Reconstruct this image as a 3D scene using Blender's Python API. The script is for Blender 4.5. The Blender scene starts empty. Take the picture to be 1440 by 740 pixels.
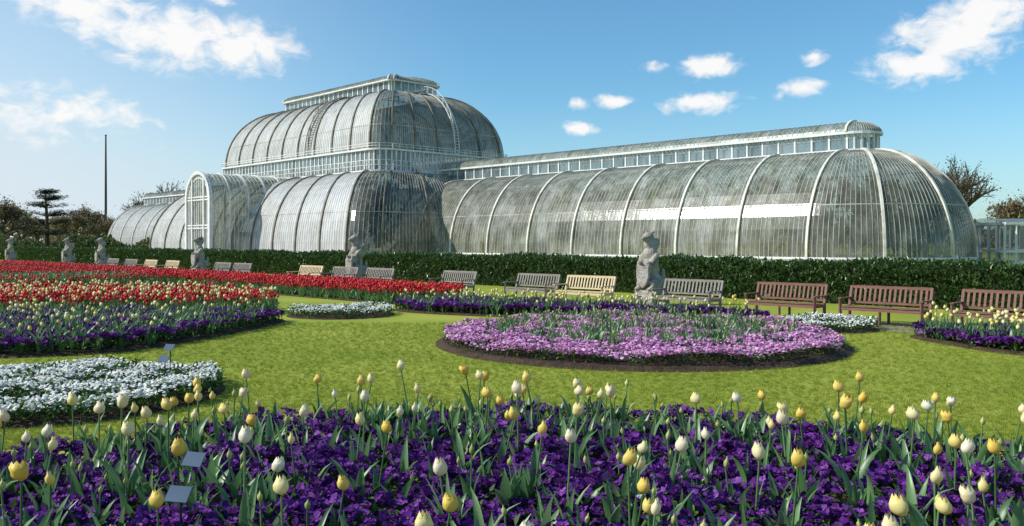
import bpy, math, random
import numpy as np
from mathutils import Vector, Matrix
random.seed(7); rng=np.random.default_rng(11)
sc=bpy.context.scene
# ---------------------------------------------------------------- frame of the garden: u along the glasshouse, v towards it
U=np.array([-0.702,0.712]); V_=np.array([0.712,0.702])
def W(s,d,z=0.0):
    return np.array([U[0]*s+V_[0]*d, U[1]*s+V_[1]*d, z])
YAW=math.atan2(-U[1],-U[0])
# ---------------------------------------------------------------- materials
def newmat(name):
    m=bpy.data.materials.new(name); m.use_nodes=True
    nt=m.node_tree; nt.nodes.clear(); return m,nt
def N(nt,t,**k):
    n=nt.nodes.new(t)
    for a,b in k.items():
        if a in n.inputs: n.inputs[a].default_value=b
        else: setattr(n,a,b)
    return n
def ramp(nt,src,stops):
    r=nt.nodes.new('ShaderNodeValToRGB'); e=r.color_ramp.elements
    while len(e)<len(stops): e.new(0.5)
    for i,(p,c) in enumerate(stops):
        e[i].position=p; e[i].color=(*c,1)
    nt.links.new(src,r.inputs[0]); return r.outputs[0]
def matte(name,stops,scale=4.0,rough=0.8,bump=0.0,bscale=30.0,detail=6,attr=None,transl=0.0,spec=0.3,coat=0):
    m,nt=newmat(name); L=nt.links
    out=N(nt,'ShaderNodeOutputMaterial'); b=N(nt,'ShaderNodeBsdfPrincipled')
    b.inputs['Roughness'].default_value=rough; b.inputs['Specular IOR Level'].default_value=spec
    if attr:
        a=N(nt,'ShaderNodeAttribute',attribute_name=attr); col=ramp(nt,a.outputs['Fac'],stops)
    else:
        g=N(nt,'ShaderNodeNewGeometry'); n=N(nt,'ShaderNodeTexNoise'); n.inputs['Scale'].default_value=scale; n.inputs['Detail'].default_value=detail
        L.new(g.outputs['Position'],n.inputs['Vector']); col=ramp(nt,n.outputs['Fac'],stops)
    L.new(col,b.inputs['Base Color'])
    if bump>0:
        g2=N(nt,'ShaderNodeNewGeometry'); n2=N(nt,'ShaderNodeTexNoise'); n2.inputs['Scale'].default_value=bscale; n2.inputs['Detail'].default_value=5
        L.new(g2.outputs['Position'],n2.inputs['Vector'])
        bp=N(nt,'ShaderNodeBump'); bp.inputs['Strength'].default_value=bump; bp.inputs['Distance'].default_value=0.05
        L.new(n2.outputs['Fac'],bp.inputs['Height']); L.new(bp.outputs[0],b.inputs['Normal'])
    if transl>0:
        t=N(nt,'ShaderNodeBsdfTranslucent'); L.new(col,t.inputs['Color'])
        mx=N(nt,'ShaderNodeMixShader'); mx.inputs[0].default_value=transl
        L.new(b.outputs[0],mx.inputs[1]); L.new(t.outputs[0],mx.inputs[2]); L.new(mx.outputs[0],out.inputs[0])
    else: L.new(b.outputs[0],out.inputs[0])
    return m
# flowers and foliage (attribute 'rnd' = random value of each plant)
M_cream=matte('tulip_cream_petal',[(0,(.84,.60,.10)),(.35,(.86,.70,.22)),(.65,(.88,.78,.42)),(.85,(.88,.74,.48)),(1,(.86,.82,.62))],attr='rnd',rough=.45,transl=.3)
M_bud=matte('tulip_bud',[(0,(.30,.36,.10)),(1,(.60,.58,.20))],attr='rnd',rough=.5,transl=.2)
M_tleaf=matte('tulip_leaf',[(0,(.07,.16,.05)),(.5,(.12,.24,.085)),(1,(.19,.32,.12))],attr='rnd',rough=.38,transl=.3,spec=.5)
M_viola=matte('viola_petal',[(0,(.05,.010,.10)),(.5,(.115,.018,.205)),(.85,(.18,.032,.31)),(1,(.30,.09,.44))],attr='rnd',rough=.6,transl=.25,spec=.2)
M_vleaf=matte('viola_leaf',[(0,(.03,.075,.018)),(1,(.09,.18,.03))],attr='rnd',rough=.6,transl=.2)
M_eye=matte('viola_eye',[(0,(.02,.005,.05)),(1,(.25,.2,.03))],attr='rnd',rough=.7)
M_red=matte('tulip_red_petal',[(0,(.52,.008,.015)),(.6,(.74,.02,.03)),(1,(.82,.08,.10))],attr='rnd',rough=.5,transl=.3)
M_pink=matte('pink_petal',[(0,(.46,.15,.40)),(.5,(.66,.30,.55)),(1,(.82,.54,.72))],attr='rnd',rough=.7,transl=.25)
M_white=matte('white_petal',[(0,(.76,.76,.66)),(1,(.88,.88,.86))],attr='rnd',rough=.7,transl=.2)
M_yel=matte('yellow_petal',[(0,(.8,.64,.16)),(1,(.85,.80,.45))],attr='rnd',rough=.6,transl=.2)
M_soil=matte('soil',[(.3,(.035,.022,.014)),(.7,(.09,.058,.036))],scale=9,rough=.95,bump=.9,bscale=35)
M_hleaf=matte('laurel_leaf',[(0,(.03,.065,.014)),(.6,(.06,.12,.028)),(.9,(.10,.18,.04)),(1,(.16,.24,.07))],attr='rnd',rough=.35,transl=.2,spec=.5)
M_hcore=matte('hedge_core',[(.3,(.012,.02,.006)),(.7,(.03,.05,.012))],scale=5,rough=.9)
M_stone=matte('weathered_stone',[(.25,(.13,.115,.09)),(.45,(.34,.31,.26)),(.75,(.47,.44,.39))],scale=5,rough=.9,bump=1.0,bscale=22)
M_plinth=matte('portland_stone',[(.3,(.30,.28,.24)),(.7,(.45,.43,.38))],scale=2,rough=.9)
M_bark=matte('bark',[(.3,(.05,.04,.03)),(.7,(.13,.105,.08))],scale=6,rough=.95)
M_tl1=matte('tree_foliage',[(0,(.05,.08,.025)),(.6,(.095,.13,.04)),(1,(.16,.19,.07))],attr='rnd',rough=.8,transl=.25)
M_tl2=matte('spring_buds',[(0,(.16,.12,.07)),(.6,(.29,.23,.13)),(1,(.38,.34,.18))],attr='rnd',rough=.9,transl=.35)
M_cedar=matte('cedar_foliage',[(0,(.02,.035,.018)),(1,(.055,.08,.035))],attr='rnd',rough=.8)
M_palm=matte('palm_frond',[(0,(.02,.045,.01)),(.6,(.06,.10,.02)),(1,(.14,.17,.04))],attr='rnd',rough=.5,transl=.2)
M_frame=matte('white_painted_iron',[(.3,(.60,.60,.56)),(.6,(.76,.76,.72))],scale=1.5,rough=.5)
M_rib=matte('weathered_iron_rib',[(.3,(.46,.43,.35)),(.6,(.74,.71,.62))],scale=1.2,rough=.6)
M_ribC=matte('tan_iron_rib',[(.3,(.12,.10,.075)),(.6,(.27,.24,.18))],scale=1.2,rough=.6)
M_bar=matte('glazing_bar',[(.3,(.20,.20,.16)),(.6,(.46,.46,.40))],scale=.8,rough=.5)
M_barC=matte('glazing_bar_pale',[(.3,(.26,.25,.21)),(.6,(.48,.47,.42))],scale=.8,rough=.5)
M_dark=matte('dark_floor',[(.3,(.03,.03,.025)),(.7,(.06,.055,.045))],scale=1,rough=.9)
M_pole=matte('dark_paint',[(.3,(.03,.03,.03)),(.7,(.05,.05,.05))],rough=.5)
M_gravel=matte('gravel',[(.3,(.22,.19,.15)),(.7,(.36,.32,.26))],scale=25,rough=.95,bump=.5,bscale=60)
M_label=matte('label_plate',[(.3,(.06,.09,.14)),(.7,(.09,.13,.19))],scale=3,rough=.7,spec=.1)
def wood(name,a,b):
    m,nt=newmat(name); L=nt.links
    out=N(nt,'ShaderNodeOutputMaterial'); p=N(nt,'ShaderNodeBsdfPrincipled',Roughness=.75)
    t=N(nt,'ShaderNodeTexCoord'); mp=N(nt,'ShaderNodeMapping'); mp.inputs['Scale'].default_value=(2,18,18)
    n=N(nt,'ShaderNodeTexNoise',Scale=3.0,Detail=8.0)
    L.new(t.outputs['Object'],mp.inputs[0]); L.new(mp.outputs[0],n.inputs['Vector'])
    L.new(ramp(nt,n.outputs['Fac'],[(.3,a),(.7,b)]),p.inputs['Base Color']); L.new(p.outputs[0],out.inputs[0]); return m
M_wgrey=wood('weathered_teak',(.14,.12,.10),(.32,.28,.24))
M_wlight=wood('new_teak',(.50,.38,.22),(.68,.54,.34))
M_wred=wood('red_teak',(.13,.055,.04),(.26,.125,.09))
# glass: dirty, curved, partly see-through panes
def glass(name,c0,c1,c2,tmin,tmax,rmin=.12,rmax=.4,sp=.8):
    m,nt=newmat(name); L=nt.links
    out=N(nt,'ShaderNodeOutputMaterial'); p=N(nt,'ShaderNodeBsdfPrincipled')
    p.inputs['Specular IOR Level'].default_value=sp
    g=N(nt,'ShaderNodeNewGeometry')
    n=N(nt,'ShaderNodeTexNoise',Scale=.35,Detail=7.0,Roughness=.65); L.new(g.outputs['Position'],n.inputs['Vector'])
    mp=N(nt,'ShaderNodeMapping'); mp.inputs['Scale'].default_value=(1.3,1.3,.3); L.new(g.outputs['Position'],mp.inputs[0])
    n2=N(nt,'ShaderNodeTexNoise',Scale=1.0,Detail=6.0,Roughness=.7); L.new(mp.outputs[0],n2.inputs['Vector'])
    a=N(nt,'ShaderNodeAttribute',attribute_name='pane')
    mx=N(nt,'ShaderNodeMath',operation='MULTIPLY_ADD'); L.new(a.outputs['Fac'],mx.inputs[0]); mx.inputs[1].default_value=.24; L.new(n2.outputs['Fac'],mx.inputs[2])
    mxs=N(nt,'ShaderNodeMath',operation='SUBTRACT'); L.new(mx.outputs[0],mxs.inputs[0]); mxs.inputs[1].default_value=.12
    col=ramp(nt,mxs.outputs[0],[(.34,c0),(.5,c1),(.64,c2)])
    L.new(col,p.inputs['Base Color'])
    rr=N(nt,'ShaderNodeMapRange'); L.new(n.outputs['Fac'],rr.inputs[0]); rr.inputs[1].default_value=.3; rr.inputs[2].default_value=.7; rr.inputs[3].default_value=rmin; rr.inputs[4].default_value=rmax
    L.new(rr.outputs[0],p.inputs['Roughness'])
    bp=N(nt,'ShaderNodeBump'); bp.inputs['Strength'].default_value=.25; bp.inputs['Distance'].default_value=.1; L.new(mxs.outputs[0],bp.inputs['Height']); L.new(bp.outputs[0],p.inputs['Normal'])
    t=N(nt,'ShaderNodeBsdfTransparent'); t.inputs[0].default_value=(.8,.83,.78,1)
    s=N(nt,'ShaderNodeMath',operation='MULTIPLY_ADD'); L.new(a.outputs['Fac'],s.inputs[0]); s.inputs[1].default_value=.25; L.new(n.outputs['Fac'],s.inputs[2])
    f=N(nt,'ShaderNodeMapRange'); L.new(s.outputs[0],f.inputs[0]); f.inputs[1].default_value=.4; f.inputs[2].default_value=.85; f.inputs[3].default_value=tmin; f.inputs[4].default_value=tmax
    ms=N(nt,'ShaderNodeMixShader'); L.new(f.outputs[0],ms.inputs[0]); L.new(p.outputs[0],ms.inputs[1]); L.new(t.outputs[0],ms.inputs[2])
    L.new(ms.outputs[0],out.inputs[0]); return m
M_glass=glass('glasshouse_glass',(.16,.155,.08),(.38,.37,.28),(.64,.64,.58),.30,.82,.08,.30,1.0)
M_glassC=glass('sunlit_pale_glass',(.50,.48,.42),(.64,.63,.59),(.75,.75,.73),.08,.34,.22,.42,1.0)  # pale copy: sun sheen of the long sides put into the colour
M_glassShade=glass('shaded_end_glass',(.10,.10,.07),(.19,.185,.14),(.34,.34,.29),.40,.80,.06,.26,1.0)  # darker, more see-through copy: shade of the end sides put into the colour
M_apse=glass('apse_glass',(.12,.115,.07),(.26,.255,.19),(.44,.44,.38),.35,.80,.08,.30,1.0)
M_win=glass('lantern_glass',(.12,.15,.17),(.22,.27,.29),(.36,.42,.45),.35,.65)
# ---------------------------------------------------------------- mesh helpers
def link(o,parent=None):
    sc.collection.objects.link(o)
    if parent is not None: o.parent=parent
    return o
def raw_mesh(name,V,loops,starts,totals,mi,mats,attrs={},smooth=False):
    me=bpy.data.meshes.new(name)
    me.vertices.add(len(V)); me.vertices.foreach_set('co',np.asarray(V,dtype=np.float32).ravel())
    me.loops.add(len(loops)); me.loops.foreach_set('vertex_index',np.asarray(loops,dtype=np.int32))
    me.polygons.add(len(starts)); me.polygons.foreach_set('loop_start',np.asarray(starts,dtype=np.int32))
    me.polygons.foreach_set('loop_total',np.asarray(totals,dtype=np.int32))
    me.polygons.foreach_set('material_index',np.asarray(mi,dtype=np.int32))
    me.polygons.foreach_set('use_smooth',np.full(len(starts),smooth,dtype=bool))
    for m in mats: me.materials.append(m)
    for k,a in attrs.items():
        at=me.attributes.new(k,'FLOAT','FACE'); at.data.foreach_set('value',np.asarray(a,dtype=np.float32))
    me.update(calc_edges=True); me.validate(); return me
class B:
    """accumulates polygons"""
    def __init__(s): s.v=[]; s.f=[]; s.m=[]; s.a=[]
    def quad(s,pts,m=0,a=0.0):
        n=len(s.v); s.v.extend([tuple(p) for p in pts]); s.f.append(tuple(range(n,n+len(pts)))); s.m.append(m); s.a.append(a)
    def beam(s,a,b,w,t,m=0,up=(0,0,1)):
        a=np.array(a,float); b=np.array(b,float); d=b-a; L=np.linalg.norm(d)
        if L<1e-6: return
        d/=L; up=np.array(up,float)
        if abs(np.dot(d,up))>.97: up=np.array([U[0],U[1],0.])
        x=np.cross(d,up); x/=np.linalg.norm(x); y=np.cross(x,d)
        n=len(s.v)
        for p in (a,b):
            for i,j in ((-1,-1),(1,-1),(1,1),(-1,1)): s.v.append(tuple(p+x*i*w/2+y*j*t/2))
        for q in ((0,1,2,3),(7,6,5,4),(0,4,5,1),(1,5,6,2),(2,6,7,3),(3,7,4,0)):
            s.f.append(tuple(n+k for k in q)); s.m.append(m); s.a.append(random.random())
    def tube(s,a,b,r0,r1,m=0,k=6):
        a=np.array(a,float); b=np.array(b,float); d=b-a; L=np.linalg.norm(d)
        if L<1e-6: return
        d/=L; up=np.array([0,0,1.]) if abs(d[2])<.9 else np.array([1.,0,0])
        x=np.cross(d,up); x/=np.linalg.norm(x); y=np.cross(x,d); n=len(s.v)
        for p,r in ((a,r0),(b,r1)):
            for i in range(k):
                an=2*math.pi*i/k; s.v.append(tuple(p+(x*math.cos(an)+y*math.sin(an))*r))
        for i in range(k):
            j=(i+1)%k; s.f.append((n+i,n+j,n+k+j,n+k+i)); s.m.append(m); s.a.append(random.random())
    def mesh(s,name,mats,attr=None,smooth=False):
        loops=[i for f in s.f for i in f]; tot=[len(f) for f in s.f]; st=np.concatenate([[0],np.cumsum(tot)[:-1]])
        return raw_mesh(name,s.v,loops,st,tot,s.m,mats,{attr:s.a} if attr else {},smooth)
    def obj(s,name,mats,parent=None,attr=None,smooth=False):
        return link(bpy.data.objects.new(name,s.mesh(name,mats,attr,smooth)),parent)
class T:
    def __init__(s,b):
        s.v=np.array(b.v,float); s.loops=np.array([i for f in b.f for i in f]); s.tot=np.array([len(f) for f in b.f]); s.m=np.array(b.m)
def scatter(name,items,mats,smooth=True,parent=None,rpow=1.0):
    VV=[];LL=[];TT=[];MM=[];RR=[];off=0
    for (t,pos,yaw,scl,tilt) in items:
        n=len(pos)
        if n==0: continue
        pos=np.asarray(pos,float); yaw=np.broadcast_to(yaw,(n,)); tilt=np.broadcast_to(tilt,(n,)); scl=np.broadcast_to(scl,(n,))
        v=t.v[None,:,:]*scl[:,None,None]
        ct,st=np.cos(tilt)[:,None],np.sin(tilt)[:,None]
        y=v[:,:,1]*ct-v[:,:,2]*st; z=v[:,:,1]*st+v[:,:,2]*ct; x=v[:,:,0]
        cy,sy=np.cos(yaw)[:,None],np.sin(yaw)[:,None]
        o=np.stack([x*cy-y*sy,x*sy+y*cy,z],-1)+pos[:,None,:]
        VV.append(o.reshape(-1,3)); k=len(t.v)
        LL.append((t.loops[None,:]+off+(np.arange(n)*k)[:,None]).ravel()); off+=n*k
        TT.append(np.tile(t.tot,n)); MM.append(np.tile(t.m,n))
        r=rng.random(n)**rpow
        RR.append(np.clip(np.repeat(r,len(t.tot))+rng.normal(0,.06,n*len(t.tot)),0,1))
    tot=np.concatenate(TT); st=np.concatenate([[0],np.cumsum(tot)[:-1]])
    me=raw_mesh(name,np.concatenate(VV),np.concatenate(LL),st,tot,np.concatenate(MM),mats,{'rnd':np.concatenate(RR)},smooth)
    return link(bpy.data.objects.new(name,me),parent)
def empty(name,loc=(0,0,0)):
    e=bpy.data.objects.new(name,None); e.location=loc; e.empty_display_size=.2; return link(e)
# ================================================================= GROUND
m,nt=newmat('lawn'); L=nt.links
out=N(nt,'ShaderNodeOutputMaterial'); p=N(nt,'ShaderNodeBsdfPrincipled',Roughness=.9); p.inputs['Specular IOR Level'].default_value=.15
g=N(nt,'ShaderNodeNewGeometry')
n1=N(nt,'ShaderNodeTexNoise',Scale=.35,Detail=4.0); n2=N(nt,'ShaderNodeTexNoise',Scale=70.0,Detail=6.0,Roughness=.8)
L.new(g.outputs['Position'],n1.inputs['Vector']); L.new(g.outputs['Position'],n2.inputs['Vector'])
c1=ramp(nt,n1.outputs['Fac'],[(.3,(.20,.255,.028)),(.5,(.275,.32,.040)),(.7,(.36,.375,.062))])
c2=ramp(nt,n2.outputs['Fac'],[(.3,(.72,.72,.72)),(.5,(1,1,1)),(.72,(1.2,1.18,1.1))])
mm=N(nt,'ShaderNodeMix',data_type='RGBA',blend_type='MULTIPLY'); mm.inputs[0].default_value=1
L.new(c1,mm.inputs[6]); L.new(c2,mm.inputs[7]); L.new(mm.outputs[2],p.inputs['Base Color'])
bp=N(nt,'ShaderNodeBump'); bp.inputs['Strength'].default_value=.3; bp.inputs['Distance'].default_value=.015; L.new(n2.outputs['Fac'],bp.inputs['Height']); L.new(bp.outputs[0],p.inputs['Normal'])
L.new(p.outputs[0],out.inputs[0]); M_lawn=m
b=B(); R=2500; b.quad([(-R,-R,0),(R,-R,0),(R,R,0),(-R,R,0)]); b.obj('lawn_ground',[M_lawn])
b=B(); b.quad([W(-12,16.55,.004),W(-12,18.35,.004),W(120,18.35,.004),W(120,16.55,.004)][::1]); b.obj('gravel_path',[M_gravel])
b=B(); b.quad([W(-20,25,.004),W(-20,43,.004),W(180,43,.004),W(180,25,.004)]); b.obj('terrace_path',[M_gravel])
# ================================================================= FLOWER BEDS
class Circ:
    def __init__(s,c,r,ymin=-1e9): s.c=np.array(c); s.r=r; s.ymin=ymin; s.bb=(c[0]-r,max(c[1]-r,ymin),c[0]+r,c[1]+r)
    def inside(s,P,m=0): return (np.hypot(P[:,0]-s.c[0],P[:,1]-s.c[1])<s.r-m)&(P[:,1]>s.ymin+m)
    def outline(s,m=0):
        pts=[(s.c[0]+(s.r-m)*math.cos(a),max(s.c[1]+(s.r-m)*math.sin(a),s.ymin+m)) for a in np.linspace(0,2*math.pi,97)[:-1]]; return pts
def smoothpoly(P,k=2):
    P=np.array(P,float)
    for _ in range(k):
        Q=np.roll(P,-1,0); P=np.stack([.75*P+.25*Q,.25*P+.75*Q],1).reshape(-1,2)
    return P
class Poly:
    def __init__(s,pts,k=2): s.p=smoothpoly(pts,k); s.bb=(*s.p.min(0),*s.p.max(0)); s.c=s.p.mean(0)
    def inside(s,P,m=0):
        x,y=P[:,0],P[:,1]; r=np.zeros(len(P),bool); p=s.p if m==0 else s.c+(s.p-s.c)*(1-m/ max(1,np.ptp(s.p[:,1])/2))
        for i in range(len(p)):
            a=p[i]; c=p[(i+1)%len(p)]
            cond=((a[1]>y)!=(c[1]>y)); xx=(c[0]-a[0])*(y-a[1])/((c[1]-a[1])+1e-12)+a[0]; r^=cond&(x<xx)
        return r
    def outline(s,m=0): return [tuple(q) for q in (s.c+(s.p-s.c)*(1-m/max(1,np.ptp(s.p[:,1])/2)))]
def sample(bed,n,m=0):
    out=[]; c=0
    while c<n:
        P=rng.random((n*3+10,2))*[bed.bb[2]-bed.bb[0],bed.bb[3]-bed.bb[1]]+[bed.bb[0],bed.bb[1]]
        P=P[bed.inside(P,m)]; out.append(P); c+=len(P)
    return np.concatenate(out)[:n]
def z3(P,z): return np.column_stack([P,np.broadcast_to(z,(len(P),))])
def soil(bed,parent,h=.05):
    b=B(); o=bed.outline(); i=bed.outline(.12); n=len(o)
    for k in range(n):
        j=(k+1)%n; b.quad([(*o[k],.004),(*o[j],.004),(*i[j],h),(*i[k],h)])
    b.quad([(*q,h) for q in i]); return b.obj('soil',[M_soil],parent)
# templates
def leaf_strip(b,L,Wd,bend,yaw,lean,m,fold=.25,seg=6,base=(0,0,0),twist=0.):
    x=0.;z=0.;rows=[]
    for i in range(seg+1):
        t=i/seg; w=Wd*(math.sin(math.pi*min(1,t**.75*.93+.07))**.8)*.5 if i<seg else .001
        an=lean+bend*t*t
        rows.append((x,z,w,an,t)); x+=math.sin(an)*L/seg; z+=math.cos(an)*L/seg
    n=len(b.v); cy,sy=math.cos(yaw),math.sin(yaw)
    for (x,z,w,an,t) in rows:
        nx,nz=-math.cos(an),math.sin(an)
        tw=twist*t
        for k in (-1,0,1):
            px=x+(nx*fold*w if k else 0); pz=z+(nz*fold*w if k else 0); py=k*w*math.cos(tw); px+=k*w*math.sin(tw)
            b.v.append((base[0]+px*cy-py*sy,base[1]+px*sy+py*cy,base[2]+pz))
    for i in range(seg):
        for k in (0,1):
            a=n+i*3+k; b.f.append((a,a+1,a+4,a+3)); b.m.append(m); b.a.append(0)
def tulip_head(b,c,h,r,m,openf=1.0,seg=12,tilt=(0,0)):
    prof=[(0,.15),(.12,.7),(.32,1.0),(.58,1.02),(.82,.80*openf),(1,.50*openf)]
    n=len(b.v)
    for j,(t,rr) in enumerate(prof):
        for i in range(seg):
            a=2*math.pi*i/seg; lob=1+.09*math.cos(3*a*1.0)*(t>.1)+.05*math.cos(6*a)
            zz=t*h+(.13*h*math.cos(6*a/1.0)*(1 if j==5 else 0))
            R_=r*rr*lob
            b.v.append((c[0]+R_*math.cos(a)+tilt[0]*zz,c[1]+R_*math.sin(a)+tilt[1]*zz,c[2]+zz))
    for j in range(len(prof)-1):
        for i in range(seg):
            k=(i+1)%seg; b.f.append((n+j*seg+i,n+j*seg+k,n+(j+1)*seg+k,n+(j+1)*seg+i)); b.m.append(m); b.a.append(0)
    b.f.append(tuple(n+4*seg+i for i in range(seg))); b.m.append(m); b.a.append(0)
def tulip_plant(kind,H,nl):
    b=B(); bend=random.uniform(-.05,.05),random.uniform(-.05,.05)
    top=(bend[0],bend[1],H)
    if kind!='leaf':
        b.tube((0,0,0),(bend[0]*.4,bend[1]*.4,H*.5),.006,.0055,1,5); b.tube((bend[0]*.4,bend[1]*.4,H*.5),top,.0055,.005,1,5)
    ti=(random.uniform(-.18,.18),random.uniform(-.18,.18))
    if kind=='open': tulip_head(b,top,random.uniform(.066,.082),random.uniform(.028,.034),0,random.uniform(.85,1.45),tilt=ti)
    if kind=='closed': tulip_head(b,top,random.uniform(.062,.074),random.uniform(.021,.026),0,.6,tilt=ti)
    if kind=='bud': tulip_head(b,top,random.uniform(.048,.062),random.uniform(.012,.017),2,.4,seg=10,tilt=ti)
    a0=random.uniform(0,6.28)
    for i in range(nl):
        leaf_strip(b,random.uniform(.22,.40),random.uniform(.035,.072),random.uniform(.15,1.2),a0+i*2.2+random.uniform(-.5,.5),random.uniform(.03,.38),1,fold=random.uniform(.2,.6),twist=random.uniform(-.8,.8))
    return T(b)
def viola():
    b=B(); 
    for i,(a,s) in enumerate([(math.pi/2+.55,1.05),(math.pi/2-.55,1.05),(math.pi+.12,.95),(-.12,.95),(-math.pi/2,1.15)]):
        ca,sa=math.cos(a),math.sin(a); L_=.024*s; w=.016*s; n=len(b.v)
        pts=[(0.003,0),(L_*.5,w*.75),(L_*.95,w*.7),(L_*1.12,0),(L_*.95,-w*.7),(L_*.5,-w*.75)]
        for k,(x,y) in enumerate(pts): b.v.append((x*ca-y*sa,x*sa+y*ca,.001*i+random.uniform(-.006,.008)+(x*.25)))
        for t in ((0,1,2),(0,2,3),(0,3,4),(0,4,5)): b.f.append(tuple(n+q for q in t)); b.m.append(0); b.a.append(0)
    n=len(b.v)
    for k in range(5): b.v.append((.0045*math.cos(k*1.256),.0045*math.sin(k*1.256)-.002,.0095))
    b.f.append(tuple(range(n,n+5))); b.m.append(1); b.a.append(0)
    return T(b)
def leafcard(L_,w,m=0,fold=.3):
    b=B(); b.v=[(0,0,0),(w/2,L_*.45,fold*w),(0,L_,0),(-w/2,L_*.45,fold*w),(0,L_*.45,0)]
    b.f=[(0,1,4),(1,2,4),(2,3,4),(3,0,4)]; b.m=[m]*4; b.a=[0]*4; return T(b)
def daisy(m=0):
    b=B(); n=10
    for k in range(n): 
        r=.017 if k%2 else .014; b.v.append((r*math.cos(k*2*math.pi/n),r*math.sin(k*2*math.pi/n),.0))
    b.v.append((0,0,.008)); 
    for k in range(n): b.f.append((k,(k+1)%n,n)); b.m.append(m); b.a.append(0)
    return T(b)
OPEN=[tulip_plant('open',random.uniform(.34,.54),random.choice([2,3,3])) for _ in range(10)]
CLOSED=[tulip_plant('closed',random.uniform(.32,.54),3) for _ in range(6)]
BUD=[tulip_plant('bud',random.uniform(.24,.44),3) for _ in range(6)]
LEAF=[tulip_plant('leaf',.3,random.choice([3,4,5])) for _ in range(9)]
VIO=[viola() for _ in range(5)]
VLm=leafcard(.05,.028,2)
def spread(ts,P,z,smin=.85,smax=1.15,tilt=0.08):
    idx=rng.integers(0,len(ts),len(P)); r=[]
    for i,t in enumerate(ts):
        Q=P[idx==i]; n=len(Q); r.append((t,z3(Q,z),rng.random(n)*6.28,rng.uniform(smin,smax,n),rng.normal(0,tilt,n)))
    return r
def bump2(P,sx=1.7):
    return .5+.25*np.sin(P[:,0]*sx+1.3*np.sin(P[:,1]*1.1))+.25*np.sin(P[:,1]*sx*1.6+2*np.sin(P[:,0]*.9))
def carpet(name,bed,parent,n,nl,mat_f,zt=.16,zr=.06,ts=None,fs=(.9,1.3),edge=.05,leafmat=None,tiltm=.5,ls=(.8,1.6),eye=None,clump=6.0,cut=.26,cl=.04):
    """low bedding plants: many small blooms over small leaves"""
    ts=ts or VIO
    P=sample(bed,int(n*1.35),edge)
    q=bump2(P,clump)+rng.normal(0,.22,len(P)); P=P[q>np.quantile(q,cut)]; n=len(P)
    h=zt+zr*bump2(P,3.1)+cl*bump2(P,clump)+rng.uniform(-.04,.03,n)
    idx=rng.integers(0,len(ts),n); items=[]
    for i,t in enumerate(ts):
        k=idx==i; q=k.sum(); items.append((t,z3(P[k],h[k]),rng.random(q)*6.28,rng.uniform(*fs,q),rng.normal(.2,tiltm,q)))
    Q=sample(bed,nl,edge*.5); hh=(zt+.02+zr*bump2(Q,3.1))*rng.uniform(.25,1.05,nl)
    items.append((VLm,z3(Q,hh),rng.random(nl)*6.28,rng.uniform(*ls,nl),rng.normal(.5,.5,nl)))
    return scatter(name,items,[mat_f,eye or M_eye,leafmat or M_vleaf],parent=parent)
# --- near bed
bed1=Circ((.1,2.4),5.3,2.6); e=empty('tulip_and_viola_bed'); soil(bed1,e)
carpet('violas',bed1,e,15500,19000,M_viola,zt=.11,zr=.10,fs=(1.0,1.5),tiltm=.75,cut=.28,clump=9,cl=.08)
P=sample(bed1,700,.12)
it=spread(OPEN,P[:92],.03,.95,1.2)+spread(CLOSED,P[92:132],.03,.9,1.15)+spread(BUD,P[132:255],.03,.85,1.15)
Lf=P[255:]; Lf=Lf+rng.normal(0,.10,Lf.shape); Lf=Lf[bed1.inside(Lf,.1)]; it+=spread(LEAF,Lf,.03,.85,1.2)
# the far rim is planted more thickly
A=rng.uniform(.25,math.pi-.25,200); Rr=5.3-rng.uniform(.1,1.3,200); P2=np.column_stack([.1+Rr*np.cos(A),2.4+Rr*np.sin(A)])
it+=spread(OPEN,P2[:58],.04,.95,1.15)+spread(CLOSED,P2[58:80],.04,.9,1.12)+spread(BUD,P2[80:115],.04,.9,1.1)+spread(LEAF,P2[115:],.04,.85,1.15)
scatter('tulips',it,[M_cream,M_tleaf,M_bud],parent=e)
# --- pink bed
bed2=Circ((2.15,14.6),3.45); e=empty('pink_flower_bed'); soil(bed2,e,.06)
in2=Circ((2.15,14.6),3.35)
PK=[daisy(0)]
carpet('pink_blooms',in2,e,27000,15000,M_pink,zt=.11,zr=.13,ts=PK,fs=(1.1,1.9),ls=(.8,1.5),tiltm=.7,clump=7,cut=.26,cl=.06)
P=sample(Circ((2.2,15.1),2.8),740,.05)
it=spread(LEAF,P[:520],.06,.7,1.05)+spread(BUD,P[520:],.06,.7,1.0); scatter('tulip_foliage',it,[M_cream,M_tleaf,M_bud],parent=e)
# --- white daisies
WB=((-4.95,9.4),1.7)
for c,r,nf,nlf in ((WB[0],WB[1],7600,9000),((-4.0,20.0),1.25,2100,2500),((6.15,16.9),1.05,1900,2200)):
    bd=Circ(c,r); e=empty('white_daisy_bed'); soil(bd,e,.03); carpet('daisies',bd,e,nf,nlf,M_white,zt=.10,zr=.10,ts=[daisy(0)],fs=(.9,1.5),tiltm=.6,ls=(.9,1.8),clump=8,cut=.34,cl=.06)
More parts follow.
